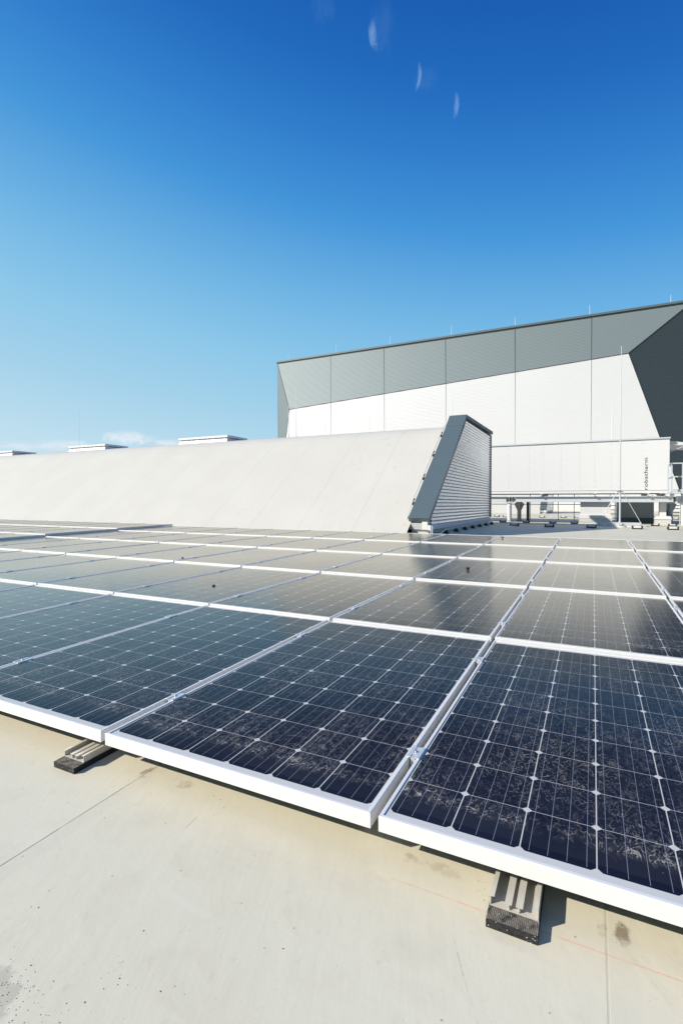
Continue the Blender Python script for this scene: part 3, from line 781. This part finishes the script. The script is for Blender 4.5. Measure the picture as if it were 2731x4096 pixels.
# black pipe rails behind the platform
t = thing('pipe_rail', 'thin black double rail running behind the platform legs', 'railing', (-.6,20,ZR))
mb = MB()
for z in (1.155, .755): mb.box((-5,-.012,z-ZR-.012), (1.65,.012,z-ZR+.012))
mb.build('rails', M['black'], t)
mb = MB()
for x_ in (-3.2,-.16,.86,1.42): mb.box((x_-.01,-.01,.0), (x_+.01,.01,1.0))
mb.build('posts', M['black'], t); settle(t)
t = thing('ladder', 'black rungs of a ladder between the white and grey duct boxes', 'ladder', (2.12,19.5,ZR))
mb = MB()
for z in (.12,.27,.42,.57,.72,.87): mb.box((-.13,-.012,z-.012), (.17,.012,z+.012))
mb.build('rungs', M['black'], t)
mb = MB()
for x_ in (-.10,.06): mb.box((x_-.012,-.02,0), (x_+.012,.02,1.0))
mb.build('stringers', M['galv'], t); settle(t)

# stair and railing at the right end of the air unit
t = thing('access_stair', 'steel access stair with dark treads at the right picture edge', 'stair', (4.1,20,ZR))
for k, z in enumerate((.37,.49,.62,.73,.86,.98)):
    mb = MB(); mb.box((-.25+k*.02,-.1+k*.0,z-ZR-.015), (.6,.12,z-ZR+.01)); mb.build('tread', M['dark'], t)
mb = MB(); mb.prism([(-.32,.70),(-.22,.70),(-.26,.25),(-.32,.0)], 'y', -.03, .03); mb.prism([(.55,.9),(.62,.9),(.62,0),(.55,0)], 'y', -.03, .03); mb.build('stringer', M['dark'], t); settle(t)
t = thing('platform_railing', 'galvanised platform with safety railing right of the lettering', 'railing', (3.6,16.3,1.12))
def Q(x, y, z): return (x-3.6, y-16.3, z-1.12)
mb = MB()
for z in (1.975, 1.585):
    mb.box(Q(3.50,16.24,z-.022), Q(5.6,16.275,z+.012))
    mb.add([Q(3.38,15.95,z-.10),Q(3.41,15.95,z-.10),Q(3.53,16.25,z-.02),Q(3.50,16.25,z-.02),Q(3.38,15.95,z-.065),Q(3.41,15.95,z-.065),Q(3.53,16.25,z+.012),Q(3.50,16.25,z+.012)], [(3,2,1,0),(4,5,6,7),(0,1,5,4),(1,2,6,5),(2,3,7,6),(3,0,4,7)])
mb.build('rails', M['galv'], t)
for x_, y_, zt in ((3.395,15.955,1.90),(3.515,16.255,1.97),(3.785,16.255,1.97),(4.6,16.255,1.97)):
    mb = MB(); mb.box(Q(x_-.018,y_-.016,1.122), Q(x_+.018,y_+.016,zt)); mb.build('post', M['galv'], t)
mb = MB(); mb.box(Q(3.40,15.96,1.19), Q(3.43,16.24,1.205)); mb.box(Q(3.52,16.235,1.135), Q(5.6,16.25,1.215)); mb.build('toe_board', M['galv'], t)
mb = MB(); mb.box(Q(3.42,15.95,1.085), Q(5.6,16.45,1.118)); mb.build('grating', M['galv'], t)
mb = MB(); mb.box(Q(3.50,16.05,1.022), Q(3.56,16.45,1.084)); mb.box(Q(3.75,16.05,1.022), Q(5.6,16.12,1.084)); mb.build('bracket', M['galv'], t); settle(t)

# ------------------------------------------------------------------ tripod lightning mast
t = thing('tripod_mast', 'tall slim braced mast on round concrete feet before the air unit', 'mast', (2.198,16.30,ZR))
mb = MB(); mb.tube((0,0,.10), (0,0,1.08), .026, n=14); mb.tube((0,0,1.08), (0,0,2.6), .019, n=12); mb.tube((.0,0,2.6), (.006,0,4.2), .015, .013, n=10); mb.tube((.006,0,4.2), (.014,0,5.46), .009, .007, n=8); mb.build('pole', M['galv'], t)
mb = MB(); mb.box((-.595,-.035,.055), (.565,.035,.125)); mb.box((-.035,-.55,.056), (.035,.55,.124)); mb.build('foot_cross', M['galv'], t)
for q in ((-.575,0,.10), (.555,0,.11), (0,.53,.1)):
    e = Vector(q)*.115; mb = MB(); mb.tube(q, (q[0]*.12, q[1]*.12, 1.055), .0095, n=8); mb.build('brace', M['galv'], t)
mb = MB(); mb.box((-.085,-.03,1.045), (.085,.03,1.07)); mb.tube((0,0,1.03), (0,0,1.10), .032, n=12); mb.build('collar', M['steel'], t)
for x_, y_ in ((-.57,0),(-.26,.0),(.0,-.45),(0,.45),(.27,.0),(.48,-.02),(.60,.05)):
    mb = MB(); mb.lathe((x_,y_,0), [(.001,.052),(.05,.050),(.13,.030),(.155,.012),(.155,0)], 18); mb.build('concrete_foot', M['concrete'], t)
t.location = (2.245, 17.40, ZF); t.scale = (1.063, 1.063, 1.068)
    
# ------------------------------------------------------------------ wire holders
def tray_holder(x, y, lab, grp, s=1.0, far=True):
    z = ZR if far else roof_z(y, x)
    t = thing('wire_holder', lab, 'wire holder', (x, y, z), grp)
    mb = MB(); w2, dd, h = .105*s, .075*s, .085*s
    mb.bbox((-w2,-dd,.004), (w2,dd,.022), .003)
    for sx in (-1, 1): mb.bbox((sx*w2-.014,-dd,.004), (sx*w2+.014,dd,h), .004)
    mb.build('tray', M['black'], t)
    mb = MB(); mb.bbox((-w2+.016,-dd*.96,.024), (w2-.016,dd*.96,.070*s), .010); mb.build('concrete_block', M['concrete'], t)
    if far: settle(t)
    return t
G1 = 'wire holders in a line on the open roof'
for x_, lab in ((-.50,'leftmost of the front line, in the ridge shadow'), (.41,'second of the front line, in the ridge shadow'), (1.43,'third of the front line, in the ridge shadow'), (2.47,'fourth of the front line, sunlit'), (3.23,'rightmost of the front line, sunlit')):
    tray_holder(x_, 13.55, 'black wire tray with concrete block, ' + lab, G1)
for x_, lab in ((-1.236,'leftmost of the line under the air unit'), (-.50,'second of the line under the air unit'), (.31,'third of the line under the air unit'), (.94,'fourth of the line, left of the white duct'), (3.08,'fifth of the line, right of the mast feet'), (3.50,'sixth of the line, before the slim duct')):
    tray_holder(x_, 16.35 if x_ < 2 else 15.9, 'pale block wire holder, ' + lab, 'wire holders below the air unit', .85)
for x_, lab in ((-2.60,'first'),(-2.2,'second'),(-.60,'third'),(.285,'fourth'),(.84,'fifth'),(4.5,'sixth')):
    tray_holder(x_, 23.4, 'small dark wire holder far behind the platform, %s from the left' % lab, 'far wire holders behind the platform', 1.0)
def wire(pts, r, lab, m_='galv', far=False):
    mb = MB()
    for a_, b_ in zip(pts[:-1], pts[1:]): mb.tube(a_, b_, r, n=6)
    o = mb.build('roof_wire', M[m_])
    if far: settle(o)
    return tag(o, lab, 'wire')
def sag(pts):
    out_ = []
    for a_, b_ in zip(pts[:-1], pts[1:]):
        for k in range(4):
            f = k/4; p = Vector(a_).lerp(Vector(b_), f); p.z -= .02*math.sin(math.pi*f); out_.append(tuple(p))
    return out_+[pts[-1]]
wire(sag([(-1.05,13.5,ZR+.09)]+[(x_,13.55,ZR+.092) for x_ in (-.5,.41,1.43,2.47,3.23,4.4)]), .006, 'thin roof wire along the front line of holders', 'galv_dark', True)
wire(sag([(x_,16.30,ZR+.08) for x_ in (-2.2,-1.236,-.5,.31,.94,1.5)]), .006, 'thin roof wire along the holders under the air unit', 'galv_dark', True)
wire(sag([(x_,23.4,ZR+.09) for x_ in (-4,-2.6,-2.2,-.6,.285,.84,4.5)]), .006, 'thin roof wire far behind the platform', 'galv_dark', True)
# black block holders along the foot of the end wall
pts = []
for i, (y_, lab) in enumerate(((9.55,'first'),(10.45,'second'),(11.35,'third'),(12.25,'fourth'),(13.15,'fifth'),(14.1,'sixth'),(15.0,'seventh'))):
    x_ = -1.37; z_ = roof_z(y_, x_)
    t = thing('block_holder', 'black block with wire clip at the foot of the corrugated wall, %s from the front' % lab, 'wire holder', (x_,y_,z_), 'black block holders along the corrugated wall')
    mb = MB(); mb.add([(-.07,-.07,0),(.07,-.07,0),(.07,.07,0),(-.07,.07,0),(-.03,-.03,.07),(.03,-.03,.07),(.03,.03,.07),(-.03,.03,.07)], [(3,2,1,0),(4,5,6,7),(0,1,5,4),(1,2,6,5),(2,3,7,6),(3,0,4,7)]); mb.build('block', M['black'], t)
    mb = MB(); mb.box((-.025,-.012,.071), (.025,.012,.098)); mb.build('clip', M['steel'], t)
    pts.append((x_, y_, z_+.102))
wire([(-1.30,8.75,.15)]+pts+[(-1.40,15.6,.27),(-1.46,15.95,.28)], .009, 'bright wire along the foot of the corrugated wall')
# clips and wire on the membrane beside the slate flashing
pts = []
for i, (y_, lab) in enumerate(((9.45,'lowest'),(10.2,'second lowest'),(10.99,'third lowest'),(11.72,'highest'))):
    z_ = .145+SL*(y_-8.66)
    t = thing('slope_clip', 'small dark wire clip beside the slate flashing, %s on the slope' % lab, 'wire holder', (-2.08,y_,z_), 'wire clips beside the slate flashing')
    t.rotation_euler = (math.atan(SL),0,0)
    mb = MB(); mb.bbox((-.025,-.03,0), (.025,.03,.05), .006); mb.build('base_block', M['black'], t)
    mb = MB(); mb.box((-.012,.10,.05), (.018,.125,.075)); mb.box((-.012,.03,.056), (.012,.11,.068)); mb.build('clip_arm', M['dark'], t)
    pts.append((-2.08, y_-.04, z_+.085))
wire([(-2.09,9.0,.40)]+pts+[(-2.06,12.0,2.86)], .007, 'thin wire climbing the membrane beside the slate flashing')

# ------------------------------------------------------------------ render
sc.render.engine = 'CYCLES'
